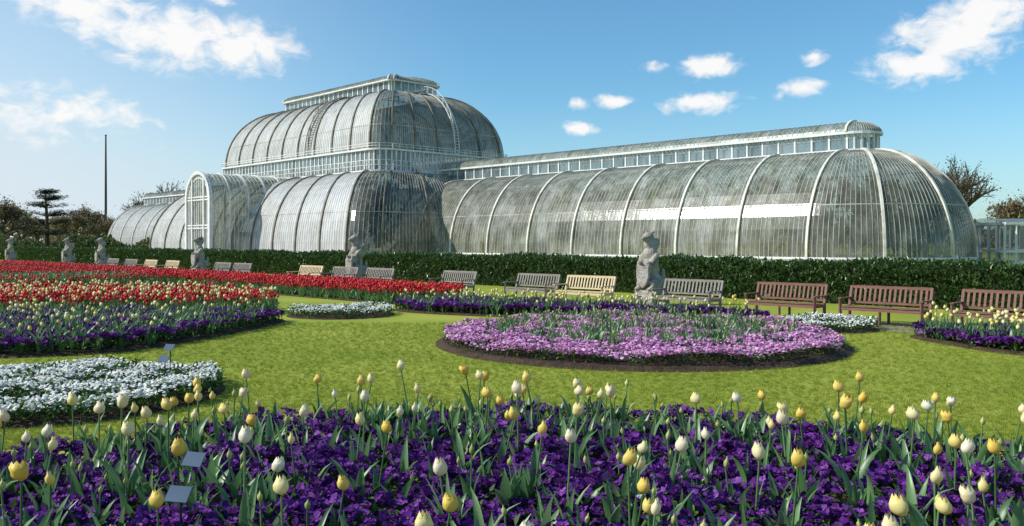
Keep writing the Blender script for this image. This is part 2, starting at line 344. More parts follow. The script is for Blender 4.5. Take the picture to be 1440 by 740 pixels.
# --- left bed violet with pale tulips
bed4=Poly([(-4.8,18),(-5.1,16),(-5.7,13.6),(-6.3,12.8),(-8,12.3),(-14,12.3),(-14,18.4),(-5,18.9)])
e=empty('tulip_and_viola_bed'); soil(bed4,e); carpet('violas',bed4,e,13500,14000,M_viola,zt=.13,zr=.12,fs=(1.2,1.8),tiltm=.7,ls=(1,2),cl=.08,cut=.32)
P=sample(bed4,1650,.15); it=spread(LEAF,P[:1130],.04,.8,1.15)+spread(BUD,P[1130:1450],.04,.8,1.1)+spread(OPEN,P[1450:],.04,.85,1.0); scatter('tulips',it,[M_yel,M_tleaf,M_bud],parent=e)
bed4b=Poly([(-5.2,19.2),(-14,18.7),(-18,22),(-18,25.5),(-9,24.8),(-5.8,22)])
e=empty('red_tulip_bed'); soil(bed4b,e); P=sample(bed4b,5600,.1)
scatter('red_tulips',spread(OPEN+CLOSED,P[:3900],0,.75,1.05)+spread(LEAF,P[4700:],.03,.75,1.05),[M_red,M_tleaf,M_bud],parent=e)
fr=P[3900:4700]; scatter('yellow_tulips',spread(OPEN,fr,.03,.9,1.1),[M_yel,M_tleaf,M_bud],parent=e)
# --- far round bed
bed5=Circ((-17.6,33.5),3.9); e=empty('red_tulip_bed'); soil(bed5,e); P=sample(bed5,1900,.1)
rr=np.hypot(P[:,0]+17.6,P[:,1]-33.5)
scatter('tulips',spread(OPEN,P[rr>2.9],.0,.8,1.05)+spread(LEAF,P[rr<=3.1],.05,1.1,1.5),[M_red,M_tleaf,M_bud],parent=e)
# --- long red ribbon bed
def SD(s,d): w=W(s,d); return (w[0],w[1])
bed6=Poly([SD(17.8,14.9),SD(19.5,13.8),SD(40,14.3),SD(64,14.9),SD(64,16.3),SD(40,16.3),SD(19.5,16.3),SD(17.8,16.1)],1)
e=empty('red_tulip_bed'); soil(bed6,e); P=sample(bed6,12500,0)
scatter('tulips',spread(OPEN+CLOSED,P[:11500],-.03,.8,1.08)+spread(LEAF,P[11500:],.0,.8,1.),[M_red,M_tleaf,M_bud],parent=e)
bed6b=Poly([SD(64,11),SD(64,13),SD(38,13.6),SD(36,12.6),SD(40,11.2)],2)
e=empty('red_tulip_bed'); soil(bed6b,e); P=sample(bed6b,3800,0)
scatter('tulips',spread(OPEN+CLOSED,P[:2500],-.03,.8,1.02)+spread(LEAF,P[2500:],.0,.8,1.2),[M_red,M_tleaf,M_bud],parent=e)
# --- violet strip behind the round bed
bed7=Poly([(-3.1,21),(-1,19.6),(1.5,18.9),(4,18.4),(5.6,17.7),(5.4,18.4),(2,21.0),(-1,22.6),(-2.9,22.4)],2)
e=empty('tulip_and_viola_bed'); soil(bed7,e); carpet('violas',bed7,e,7000,5000,M_viola,zt=.14,zr=.1,fs=(1.4,2.2),tiltm=.8)
P=sample(bed7,520,.05); scatter('tulips',spread(LEAF,P[:300],.04,.8,1.1)+spread(OPEN,P[300:450],.04,.75,.95)+spread(BUD,P[450:],.04,.8,1.05),[M_yel,M_tleaf,M_bud],parent=e)
bed10=Poly([(7.0,15.4),(7.2,13.9),(7.5,12.7),(9.5,11.5),(12.5,11),(11.5,12.8),(8.5,15.2),(7.8,15.9)],2)
e=empty('tulip_and_viola_bed'); soil(bed10,e); carpet('violas',bed10,e,7500,6000,M_viola,zt=.13,zr=.1,fs=(1.2,1.8),tiltm=.8)
P=sample(bed10,540,.1); scatter('tulips',spread(LEAF,P[:310],.04,.8,1.1)+spread(OPEN,P[310:470],.04,.8,1.0)+spread(BUD,P[470:],.04,.8,1.05),[M_yel,M_tleaf,M_bud],parent=e)
BEDS=[bed1,bed2,Circ(*WB),Circ((-4,20),1.25),Circ((6.15,16.9),1.05),bed4,bed4b,bed5,bed6,bed6b,bed7,bed10]
# ================================================================= GRASS BLADES
M_grass=matte('grass_blade',[(0,(.18,.245,.026)),(.5,(.26,.315,.038)),(1,(.36,.385,.068))],attr='rnd',rough=.7,transl=.35,spec=.2)
b=B(); 
for i in range(5):
    a=i*1.256+.3; x,y=.012*math.cos(a),.012*math.sin(a); l=.01*math.cos(a*2.3),.012*math.sin(a*1.7)
    b.quad([(x-.0025,y,0),(x+.0025,y+.001,0),(x+l[0]*1.6,y+l[1]*1.6,random.uniform(.02,.036))])
GT=T(b)
n=100000; Y=7+11*rng.random(n)**1.5; X=(rng.random(n)*2-1)*(Y*.66+.5)
P=np.column_stack([X,Y]); ok=np.ones(n,bool)
for bd in BEDS: ok&=~bd.inside(P)
P=P[ok]; scatter('grass',[(GT,z3(P,0),rng.random(len(P))*6.28,rng.uniform(.6,1.1,len(P))*(.8+P[:,1]*.03),rng.normal(0,.15,len(P)))],[M_grass],smooth=False)
# ================================================================= HEDGE
def hedge(name,s0,s1,d0,d1,h,dens):
    e=empty(name); b=B(); n=int((s1-s0)/.8)
    def hh(s): return h+.05*math.sin(s*.9)+.03*math.sin(s*2.7+1)-.07
    for i in range(n):
        a=s0+(s1-s0)*i/n; c=s0+(s1-s0)*(i+1)/n
        b.quad([W(a,d0+.07,0),W(a,d0+.07,hh(a)),W(c,d0+.07,hh(c)),W(c,d0+.07,0)])
        b.quad([W(a,d0+.07,hh(a)),W(a,d1-.07,hh(a)),W(c,d1-.07,hh(c)),W(c,d0+.07,hh(c))])
        b.quad([W(a,d1-.07,0),W(c,d1-.07,0),W(c,d1-.07,hh(c)),W(a,d1-.07,hh(a))])
    for a in (s0,s1): b.quad([W(a,d0+.07,0),W(a,d0+.07,hh(a)),W(a,d1-.07,hh(a)),W(a,d1-.07,0)])
    b.obj('core',[M_hcore],e)
    LT=leafcard(.13,.06); it=[]
    N_=int(dens*(s1-s0)*(h+.0)); s=s0+(s1-s0)*rng.random(N_)**1.5; z=rng.random(N_)**.9*(h+.0)
    dd=d0+rng.normal(.0,.06,N_)+.05*np.sin(s*1.7)*np.sin(z*4)
    Pf=np.column_stack([U[0]*s+V_[0]*dd,U[1]*s+V_[1]*dd,z+.02]); it.append((LT,Pf,YAW+rng.normal(math.pi,.9,N_),rng.uniform(.7,1.3,N_)*(1+s*.006),rng.normal(.2,.7,N_)))
    N2=int(dens*.8*(s1-s0)*(d1-d0)); s=s0+(s1-s0)*rng.random(N2)**1.5; dd=d0+(d1-d0)*rng.random(N2)
    z=h-.02+.05*np.sin(s*.9)+.03*np.sin(s*2.7+1)+rng.normal(0,.04,N2)
    it.append((LT,np.column_stack([U[0]*s+V_[0]*dd,U[1]*s+V_[1]*dd,z]),rng.random(N2)*6.28,rng.uniform(.7,1.3,N2)*(1+s*.006),rng.normal(.5,.5,N2)))
    scatter('leaves',it,[M_hleaf],parent=e,smooth=False,rpow=1.6)
hedge('laurel_hedge',-14,135,23.0,24.4,1.10,330)
# ================================================================= BENCHES
def bench_mesh(name,mat):
    b=B(); Lh=.84
    for x in (-Lh,Lh):
        b.beam((x,-.27,0),(x,-.27,.60),.055,.055); b.beam((x,.2,0),(x,.2,.42),.055,.055); b.beam((x,.2,.42),(x,.33,.90),.055,.055)
        b.beam((x,-.32,.612),(x,.25,.612),.07,.03); b.beam((x,-.24,.36),(x,.17,.36),.04,.07); b.beam((x,-.24,.13),(x,.17,.13),.035,.045)
    b.beam((-Lh+.03,-.27,.36),(Lh-.03,-.27,.36),.03,.07); b.beam((-Lh+.03,.19,.36),(Lh-.03,.19,.36),.03,.07)
    for i in range(6): y=-.26+i*.082; b.beam((-Lh+.03,y,.425-.004*i),(Lh-.03,y,.425-.004*i),.058,.022)
    b.beam((-Lh,.325,.875),(Lh,.325,.875),.04,.07); b.beam((-Lh+.03,.225,.50),(Lh-.03,.225,.50),.03,.05)
    n=15
    for i in range(n):
        x=-Lh+.1+(2*Lh-.2)*i/(n-1); b.beam((x,.233,.53),(x,.315,.845),.046,.014,up=(0,1,0))
    b.beam((0,-.27,0),(0,-.27,.33),.045,.045); b.beam((0,.2,0),(0,.2,.33),.045,.045)
    return b.mesh(name,[mat])
BM={'g':bench_mesh('bench_grey',M_wgrey),'l':bench_mesh('bench_light',M_wlight),'r':bench_mesh('bench_red',M_wred)}
for s,k in [(50.8,'g'),(48.1,'g'),(45.4,'l'),(42.7,'l'),(37.2,'g'),(35.3,'g'),(29.6,'l'),(27.2,'g'),(25,'g'),(20.7,'g'),(17.2,'g'),(15.2,'l'),(11.9,'g'),(9.3,'r'),(7.1,'r'),(4.9,'r'),(2.4,'r')]:
    o=bpy.data.objects.new('park_bench',BM[k]); w=W(s,17.75,.004); o.location=w; o.rotation_euler=(0,0,YAW+random.uniform(-.05,.05)); o.scale=(.97,1,.86); link(o)
# ================================================================= STATUES (heraldic beasts)
import bmesh
def beast(name,var):
    bm=bmesh.new()
    def ell(c,r,rot=(0,0,0)):
        mt=Matrix.Translation(c)@Matrix.Rotation(rot[0],4,'X')@Matrix.Rotation(rot[1],4,'Y')@Matrix.Diagonal((*r,1))
        bmesh.ops.create_icosphere(bm,subdivisions=3,radius=1,matrix=mt)
    def bx(c,s):
        bmesh.ops.create_cube(bm,size=1,matrix=Matrix.Translation(c)@Matrix.Diagonal((*s,1)))
    bx((0,0,.12),(.66,.66,.24)); bx((0,0,.31),(.56,.56,.16))
    ell((0,.06,.62),(.25,.24,.27)); ell((0,.02,1.0),(.20,.19,.42),(.08,0,0)); ell((0,-.02,1.33),(.19,.17,.2))
    for x in (-1,1):
        ell((x*.2,-.05,.55),(.11,.2,.17)); ell((x*.19,-.22,.43),(.08,.13,.06))
        ell((x*.19,-.1,1.18),(.075,.08,.2),(-.5,x*.2,0)); ell((x*.15,-.22,1.03),(.06,.07,.14),(.5,0,0)); ell((x*.13,-.25,.93),(.06,.06,.05))
    ell((0,-.03,1.6),(.15,.15,.19),(.2,0,0)); ell((0,-.08,1.78),(.13,.15,.13)); ell((0,-.22,1.74),(.075,.11,.07)); ell((0,-.2,1.69),(.06,.08,.04))
    if var==0:
        for i in range(10):
            a=i*.63; ell((.14*math.cos(a),.04+.1*math.sin(a),1.58+.06*math.sin(i*2.)),(.07,.08,.12))
        for x in (-1,1): ell((x*.1,-.03,1.9),(.035,.03,.05))
    elif var==1:
        for x in (-1,1): ell((x*.08,.0,1.93),(.03,.03,.12),(-.3,x*.2,0)); ell((x*.26,.12,1.35),(.04,.16,.3),(-.25,x*.25,0))
    else:
        ell((0,.09,1.72),(.05,.1,.22)); 
        for x in (-1,1): ell((x*.09,.02,1.93),(.03,.03,.08))
    # shield between the fore paws
    pts=[(-.19,1.02),(.19,1.02),(.19,.72),(.12,.55),(0,.44),(-.12,.55),(-.19,.72)]
    f=[bm.verts.new((x,-.33,z)) for x,z in pts]; g_=[bm.verts.new((x,-.25,z)) for x,z in pts]
    bm.faces.new(f); bm.faces.new(g_[::-1])
    for i in range(7): bm.faces.new((f[(i+1)%7],f[i],g_[i],g_[(i+1)%7]))
    ell((.2,.28,.55),(.05,.2,.05),(.5,0,.0)); ell((.16,.3,.78),(.045,.05,.2))
    bmesh.ops.recalc_face_normals(bm,faces=bm.faces)
    me=bpy.data.meshes.new(name); bm.to_mesh(me); bm.free(); me.materials.append(M_stone); return me
BS=[beast('beast_a',0),beast('beast_b',1),beast('beast_c',2)]
for i,s in enumerate([13.9,27.9,41.7,55.4,61.7,75.3]):
    o=bpy.data.objects.new('heraldic_beast_statue',BS[i%3]); o.location=W(s,19.0,0); o.rotation_euler=(0,0,YAW+random.uniform(-.15,.15)); link(o)
    md=o.modifiers.new('r','REMESH'); md.mode='VOXEL'; md.voxel_size=.022; md.use_smooth_shade=True
    ms=o.modifiers.new('s','SMOOTH'); ms.factor=.5; ms.iterations=2
    o.scale=(1.12,1.12,1.04)
# ================================================================= PALM HOUSE
PH=empty('palm_house',tuple(W(88,60,0)))
def child(o): 
    o.parent=PH; o.matrix_parent_inverse=Matrix.Translation(-Vector(W(88,60,0))); return o
D=60.; SC=88.
def colfn_rect(kind,i,f,a,b):
    def fn(o,rho):
        A=max(a+o,.06); Bb=max(b+o,.06); r=min(rho,A,Bb)
        hs=[(-(A-r),-Bb,1,0,2*(A-r)),(A,-(Bb-r),0,1,2*(Bb-r)),((A-r),Bb,-1,0,2*(A-r)),(-A,(Bb-r),0,-1,2*(Bb-r))]
        if kind=='S':
            x,y,dx,dy,l=hs[i]; x+=dx*l*f; y+=dy*l*f; n=[(0,-1),(1,0),(0,1),(-1,0)][i]
        else:
            cx,cy=[(A-r,-(Bb-r)),(A-r,Bb-r),(-(A-r),Bb-r),(-(A-r),-(Bb-r))][i]
            an=-math.pi/2+i*math.pi/2+f*math.pi/2; n=(math.cos(an),math.sin(an)); x=cx+r*n[0]; y=cy+r*n[1]
        return (SC+x,D+y,n[0],n[1])
    return fn
def rect_cols(a,b,nf,nc,ne,mf,mc,me_):
    C=[]
    for i in range(4):
        n=nf if i%2==0 else ne; mk=mf if i%2==0 else me_
        for k in range(n): C.append((colfn_rect('S',i,k/n,a,b),k%mk==0))
        for k in range(nc): C.append((colfn_rect('C',i,k/nc,a,b),k%mc==0))
    return C
def endpane(nf,nc,ne):
    per=nf+ne+2*nc
    return lambda i:1 if (i%per)>=nf+ (nc if i>=per else 0)*0 else 0
def wing_cols(s_c,s_j,nst,narc,mst,marc,sgn):
    C=[]
    def st(s,side): return lambda o,r:(s,D+side*o,0,side)
    def arc(f):
        def fn(o,r):
            an=math.pi*f; n=(-sgn*math.sin(an),-math.cos(an)); return (s_c+n[0]*o,D+n[1]*o,n[0],n[1])
        return fn
    for k in range(nst): C.append((st(s_j+(s_c-s_j)*k/nst,-1),(nst-k)%mst==0))
    for k in range(narc+1): C.append((arc(k/narc),k%marc==0))
    for k in range(1,nst+1): C.append((st(s_c+(s_j-s_c)*k/nst,1),k%mst==0))
    return C
def grid(C,prof):
    return [[(lambda q:np.array([*W(q[0],q[1],z)]))(fn(o,rho)) for (o,rho,z) in prof] for fn,_ in C]
def pnorm(prof):
    r=[]
    for i in range(len(prof)):
        a=prof[max(0,i-1)]; c=prof[min(len(prof)-1,i+1)]; do=c[0]-a[0]; dz=c[2]-a[2]; l=math.hypot(do,dz)+1e-9; r.append((dz/l,-do/l))
    return r
def shell(name,C,prof,mat,closed,bw=.035,bh=.022,rw=.16,rh=.14,ribmat=None,barmat=None,every=1,purl=(),mf=None,mat2=None):
    P=grid(C,prof); pn=pnorm(prof); nC=len(C); b=B()
    rngc=range(nC if closed else nC-1)
    for i in rngc:
        j=(i+1)%nC; sr=random.random()
        for k in range(len(prof)-1):
            b.quad([P[i][k],P[j][k],P[j][k+1],P[i][k+1]],mf(i) if mf else 0,.6*sr+.4*random.random())
    child(b.obj(name+'_glass',[mat]+([mat2] if mat2 else []),None,'pane',True))
    b=B()
    for i,(fn,main) in enumerate(C):
        if not main and i%every: continue
        w,h=(rw,rh) if main else (bw,bh); m_=1 if main else 0; prev=None
        for k,(o,rho,z) in enumerate(prof):
            q=fn(o,rho); e=np.array([U[0]*q[2]+V_[0]*q[3],U[1]*q[2]+V_[1]*q[3],0.]); sd=np.array([-e[1],e[0],0.])
            nn=e*pn[k][0]+np.array([0,0,pn[k][1]]); p0=P[i][k]
            cur=[p0-sd*w/2-nn*.03,p0-sd*w/2+nn*h,p0+sd*w/2+nn*h,p0+sd*w/2-nn*.03]
            if prev is not None:
                for a in range(3): b.quad([prev[a],prev[a+1],cur[a+1],cur[a]],m_)
            prev=cur
    for k in purl:
        for i in rngc:
            j=(i+1)%nC
            if np.linalg.norm(P[j][k]-P[i][k])>.02: b.beam(P[i][k]-np.array([0,0,.1]),P[j][k]-np.array([0,0,.1]),.1,.08,0)
    child(b.obj(name+'_glazing_bars',[barmat or M_bar,ribmat or M_rib]))
def band(b,C,o0,o1,z0,z1,rho,closed,m=0):
    n=len(C); R_=range(n if closed else n-1)
    for i in R_:
        j=(i+1)%n; q=[]
        for fn in (C[i][0],C[j][0]):
            a=fn(o0,rho); c=fn(o1,rho+(o1-o0)); q+= [W(a[0],a[1],z0),W(c[0],c[1],z0),W(c[0],c[1],z1),W(a[0],a[1],z1)]
        b.quad([q[1],q[5],q[6],q[2]],m); b.quad([q[3],q[2],q[6],q[7]],m); b.quad([q[0],q[4],q[5],q[1]],m); b.quad([q[0],q[3],q[7],q[4]],m)
def arcprof(oi,oo,z0,z1,n,rf,ex=1.0):
    return [((lambda o:(o,rf(o),z0+(z1-z0)*math.sin(t)**ex))(oi+(oo-oi)*math.cos(t))) for t in np.linspace(0,math.pi/2,n+1)]
zero=lambda o:0
for sgn,s_c,s_j in ((1,26.,70.),(-1,150.,106.)):
    nst=130; C=wing_cols(s_c,s_j,nst,70,15,14,sgn)
    nm='wing' if sgn>0 else 'far_wing'
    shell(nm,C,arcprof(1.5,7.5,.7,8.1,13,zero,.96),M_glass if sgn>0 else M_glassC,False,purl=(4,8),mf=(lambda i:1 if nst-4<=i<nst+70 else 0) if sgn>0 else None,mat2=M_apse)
    Cl=wing_cols(s_c,s_j,34,10,1,1,sgn)
    shell(nm+'_lantern_wall',Cl,[(1.5,0,8.1),(1.5,0,9.25)],M_win,False,rw=.13,rh=.05,ribmat=M_frame)
    shell(nm+'_lantern_roof',wing_cols(s_c,s_j,110,30,1000,1000,sgn),arcprof(.03,1.68,9.4,10.25,6,zero),M_glass,False)
    b=B(); band(b,Cl,1.4,1.72,8.0,8.2,0,False); band(b,Cl,1.4,1.76,9.25,9.42,0,False); child(b.obj(nm+'_lantern_cornice',[M_frame]))
    b=B(); band(b,C,7.3,7.75,0,.62,0,False); child(b.obj(nm+'_plinth',[M_plinth])); b=B(); band(b,C,7.35,7.62,.62,.74,0,False); child(b.obj(nm+'_sill',[M_frame]))
a,b_=11.5,3.3
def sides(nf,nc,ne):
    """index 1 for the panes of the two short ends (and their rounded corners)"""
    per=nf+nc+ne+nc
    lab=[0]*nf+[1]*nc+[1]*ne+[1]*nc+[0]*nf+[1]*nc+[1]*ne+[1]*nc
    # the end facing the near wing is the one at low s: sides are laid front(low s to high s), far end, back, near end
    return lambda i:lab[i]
rD=lambda o:.4+.2*o if o>0 else .4
rL=lambda o:1.6+.1*(o-6)
C=rect_cols(a,b_,110,8,70,11,8,14)
shell('centre_lower',C,arcprof(6.2,13.0,.7,8.9,13,rL,.96),M_glassC,True,purl=(4,8),ribmat=M_ribC,barmat=M_barC,mf=sides(110,8,70),mat2=M_glassShade)
Cw=rect_cols(a,b_,40,4,26,1,1,1)
shell('clerestory',Cw,[(6.0,1.6,9.05),(6.0,1.6,11.1)],M_win,True,rw=.14,rh=.06,ribmat=M_frame)
C2=rect_cols(a,b_,90,6,55,10,6,11)
shell('dome',C2,arcprof(0.1,5.9,11.2,18.4,13,rD,.95),M_glassC,True,purl=(3,7),ribmat=M_ribC,barmat=M_barC,mf=sides(90,6,55),mat2=M_glassShade)
shell('dome_lantern_wall',rect_cols(a,b_,22,2,6,1,1,1),[(0,.4,18.5),(0,.4,19.6)],M_win,True,rw=.15,rh=.05,ribmat=M_frame)
shell('dome_lantern_roof',rect_cols(a,b_,70,6,16,1000,1000,1000),arcprof(-3.2,.3,19.7,20.75,6,lambda o:.4),M_glass,True)
b=B()
band(b,C,5.9,6.5,8.85,9.05,1.6,True); band(b,C,5.9,6.3,11.1,11.28,1.6,True); band(b,C,-.1,.35,18.38,18.52,.4,True); band(b,C,-.1,.42,19.6,19.74,.4,True)
child(b.obj('cornices',[M_frame]))
# gallery railings
b=B()
def railing(C,o,rho,z,h,step):
    P=[W(*fn(o,rho)[:2],0) for fn,_ in C]; n=len(P)
    for i in range(n):
        j=(i+1)%n
        for zz in (z+h,z+h*.5): b.beam(P[i]+[0,0,zz],P[j]+[0,0,zz],.05,.05)
        if i%step==0: b.beam(P[i]+[0,0,z],P[i]+[0,0,z+h],.05,.05)
railing(C,6.45,1.9,9.05,1.0,2); railing(C,6.25,1.8,11.28,.5,4)
child(b.obj('gallery_railing',[M_frame]))
b=B(); band(b,C,12.8,13.25,0,.62,rL(13),True); child(b.obj('centre_plinth',[M_plinth])); b=B(); band(b,C,12.85,13.12,.62,.74,rL(13),True); child(b.obj('centre_sill',[M_frame]))
# ladders on the dome
b=B()
def ladder(s,side,off):
    pr=arcprof(.1,5.9,11.2,18.4,18,rD,.95); L1=[];L2=[]
    for (o,r,z) in pr:
        if side=='front': L1.append(W(s-.3,D-b_-o-.25,z+.15)); L2.append(W(s+.3,D-b_-o-.25,z+.15))
        else: L1.append(W(SC-a-o-.25,D+s-.3,z+.15)); L2.append(W(SC-a-o-.25,D+s+.3,z+.15))
    m_=0 if side=='front' else 1
    for i in range(len(L1)-1):
        b.beam(L1[i],L1[i+1],.09,.09,m_); b.beam(L2[i],L2[i+1],.09,.09,m_)
        for t in (0,.5): b.beam(L1[i]*(1-t)+L1[i+1]*t,L2[i]*(1-t)+L2[i+1]*t,.07,.07,m_)
        if i%2==0:
            up=np.array([0,0,.8]); b.beam(L1[i],L1[i]+up,.05,.05,m_); b.beam(L1[i]+up,L1[min(i+2,len(L1)-1)]+up,.05,.05,m_)
ladder(84,'front',0); ladder(1.0,'end',0); child(b.obj('roof_ladders',[M_ribC,M_frame]))
# porch
s0,s1=85.2,90.8; hw=2.8; zc=6.3; df=40.0; db=50.5
sec=[(s0,.3),(s0,1.8),(s0,3.3),(s0,4.8)]+[(88-hw*math.cos(t),zc+hw*math.sin(t)) for t in np.linspace(0,math.pi,17)]+[(s1,4.8),(s1,3.3),(s1,1.8),(s1,.3)]
b=B(); nd=24
for i in range(nd):
    d0=df+(db-df)*i/nd; d1=df+(db-df)*(i+1)/nd; r=random.random()
    for k in range(len(sec)-1):
        (sa,za),(sb,zb)=sec[k],sec[k+1]; b.quad([W(sa,d0,za),W(sb,d0,zb),W(sb,d1,zb),W(sa,d1,za)],0,.5*r+.5*random.random())
# front glazing
xs=np.linspace(-hw,hw,13)
for i in range(12):
    for k in range(10):
        z0,z1=.3+k*.9,.3+(k+1)*.9
        t0=zc+math.sqrt(max(0,hw*hw-xs[i]**2)); t1=zc+math.sqrt(max(0,hw*hw-xs[i+1]**2))
        if z0<max(t0,t1): b.quad([W(88+xs[i],df+.05,min(z0,t0)),W(88+xs[i+1],df+.05,min(z0,t1)),W(88+xs[i+1],df+.05,min(z1,t1)),W(88+xs[i],df+.05,min(z1,t0))],0,random.random())
child(b.obj('porch_glass',[M_glass],None,'pane'))
b=B()
def arch(d,off,w,t,m=0):
    P=[W(88-(hw+off)*math.cos(an),d,zc+(hw+off)*math.sin(an)) for an in np.linspace(0,math.pi,21)]
    P=[W(88-hw-off,d,0)]+P+[W(88+hw+off,d,0)]
    for i in range(len(P)-1): b.beam(P[i],P[i+1],w,t,m)
arch(df-.05,.0,.35,.35); arch(df-.02,-.55,.12,.12); 
for d in np.linspace(df,db,6)[1:]: arch(d,.02,.16,.16)
for i in range(1,nd): arch(df+(db-df)*i/nd,.02,.04,.03)
for x in xs[1:-1]: b.beam(W(88+x,df-.02,.3),W(88+x,df-.02,zc+math.sqrt(hw*hw-x*x)),.06,.06)
for x in (-1.4,1.4): b.beam(W(88+x,df-.08,0),W(88+x,df-.08,zc+math.sqrt(hw*hw-x*x)),.2,.2)
for z in (.3,3.2,3.5,6.2,6.5): b.beam(W(88-hw,df-.06,z),W(88+hw,df-.06,z),.12,.14)
child(b.obj('porch_frame',[M_frame]))
# floor and planting
b=B()
C0=rect_cols(a,b_,20,6,10,1,1,1); b.quad([W(*fn(12.7,rL(12.7))[:2],.05) for fn,_ in C0])
for sgn,s_c,s_j in ((1,26.,74.),(-1,150.,102.)): b.quad([W(*fn(7.2,0)[:2],.058) for fn,_ in wing_cols(s_c,s_j,2,30,1,1,sgn)])
child(b.obj('floor',[M_dark]))
b=B()
for i in range(12): leaf_strip(b,random.uniform(1.2,2.2),.35,random.uniform(.8,1.8),i*.52+random.uniform(-.3,.3),random.uniform(.1,.7),0,seg=4)
PT=T(b); n=2600
s=rng.uniform(21,154,n); cen=(s>74)&(s<102); d=60+np.where(cen,rng.uniform(-11,11,n),rng.uniform(-5.0,5.0,n)); r=np.abs(d-60)
ends=np.maximum(0,np.maximum(26-s,s-150)); r=np.where(cen,r,np.hypot(r,ends)); ok=r<np.where(cen,11.5,5.3)
zmax=np.where(cen,np.where(r<7.0,11.0-.3*r,8-.5*(r-7.5)-2.4),5.9*np.sqrt(np.clip(1-(r/6.6)**2,.02,1))-.3); z=np.clip(zmax,.6,20)*rng.random(n)**.7
pos=np.column_stack([U[0]*s+V_[0]*d,U[1]*s+V_[1]*d,z])[ok]; n=len(pos); child(scatter('palms',[(PT,pos,rng.random(n)*6.28,rng.uniform(.6,1.0,n),rng.normal(0,.3,n))],[M_palm]))
# ================================================================= SMALL WHITE GLASSHOUSE
e=empty('white_glasshouse'); b=B()
x0,y0=33.5,58.0
def P3(x,y,z): return (x0+x,y0+y,z)
Wd,Dp,Hh=4.6,6.0,3.0
for x in np.linspace(0,Wd,7): b.beam(P3(x,0,0),P3(x,0,Hh),.14,.14); b.beam(P3(x,Dp,0),P3(x,Dp,Hh),.14,.14)
for y in np.linspace(0,Dp,7)[1:-1]: b.beam(P3(0,y,0),P3(0,y,Hh),.14,.14); b.beam(P3(Wd,y,0),P3(Wd,y,Hh),.14,.14)
for z in (.25,1.1,Hh): 
    b.beam(P3(0,-.01,z),P3(Wd,-.01,z),.18,.18); b.beam(P3(0,Dp+.01,z),P3(Wd,Dp+.01,z),.18,.18); b.beam(P3(-.01,0,z),P3(-.01,Dp,z),.18,.18); b.beam(P3(Wd+.01,0,z),P3(Wd+.01,Dp,z),.18,.18)
b.obj('frame',[M_frame],e); b=B()
for q in ([(0.02,.05,0),(Wd,.05,0),(Wd,.05,Hh),(0.02,.05,Hh)],[(.05,.1,0),(.05,Dp,0),(.05,Dp,Hh),(.05,.1,Hh)],[(Wd-.05,.1,0),(Wd-.05,Dp,0),(Wd-.05,Dp,Hh),(Wd-.05,.1,Hh)],[(0,0,Hh+.1),(Wd,0,Hh+.1),(Wd,Dp/2,Hh+.4),(0,Dp/2,Hh+.4)],[(0,Dp,Hh+.1),(Wd,Dp,Hh+.1),(Wd,Dp/2,Hh+.41),(0,Dp/2,Hh+.41)]):
    b.quad([P3(*p) for p in q],0,random.random())
b.obj('panes',[M_win],e,'pane')
# ================================================================= FLAGPOLE
b=B(); fx,fy=-119.,250.
b.tube((fx,fy,0),(fx,fy,18),.40,.32,0,10); b.tube((fx,fy,18),(fx,fy,33),.32,.2,0,10); b.tube((fx,fy,33),(fx,fy,33.3),.4,.1,0,10); b.obj('flagpole',[M_pole])
# ================================================================= TREES
def tree_mesh(name,H,spreadf,leafmat,nleaf,leafsize,seed,levels=4,up=.5,trunk=.25):
    random.seed(seed); b=B(); tips=[]
    def br(p,d,l,r,lv):
        q=p+d*l; b.tube(p,q,r,r*.68,0,6 if lv>2 else 4)
        if lv<=2: tips.append((q,lv)); tips.append(((p+q)/2,lv))
        if lv==0: return
        for i in range(random.choice([3,3,4]) if lv<levels else 5):
            nd=d+np.array([random.gauss(0,spreadf),random.gauss(0,spreadf),random.gauss(up*.25,.3)]); nd/=np.linalg.norm(nd)
            br(q if i else p+d*l*.75,nd,l*random.uniform(.6,.85),r*.62,lv-1)
    br(np.zeros(3),np.array([0,0,1.]),H*trunk,H*.028,levels)
    tp=np.array([t[0] for t in tips]); 
    if nleaf:
        idx=rng.integers(0,len(tp),nleaf); P=tp[idx]+rng.normal(0,H*.035,(nleaf,3)); 
        LV=[(0,-.5,0),(.35,0,.1),(0,.5,0),(-.35,0,.1)]
        ang=rng.random(nleaf)*6.28; tl=rng.normal(0,.9,nleaf); sz=leafsize*rng.uniform(.6,1.4,nleaf)
        for i in range(nleaf):
            c,s_=math.cos(ang[i]),math.sin(ang[i]); ct,st=math.cos(tl[i]),math.sin(tl[i])
            pts=[]
            for (x,y,z) in LV:
                y2=y*ct-z*st; z2=y*st+z*ct; pts.append((P[i][0]+sz[i]*(x*c-y2*s_),P[i][1]+sz[i]*(x*s_+y2*c),P[i][2]+sz[i]*z2))
            b.quad(pts,1,random.random())
    return b.mesh(name,[M_bark,leafmat],'rnd')
TA=tree_mesh('tree_a',10,.55,M_tl1,2600,.42,3); TB=tree_mesh('tree_b',10,.5,M_tl2,3800,.34,5,levels=5); TC=tree_mesh('tree_c',10,.5,M_tl2,500,.2,9,levels=5,up=1.0)
def place(me,name,x,y,sx,sz=None):
    o=bpy.data.objects.new(name,me); o.location=(x,y,0); o.scale=(sx,sx,sz or sx); o.rotation_euler=(0,0,random.random()*6.28); return link(o)
random.seed(21)
def at(t,dist,me,name,sx,sz=None): return place(me,name,t*dist,dist,sx,sz)
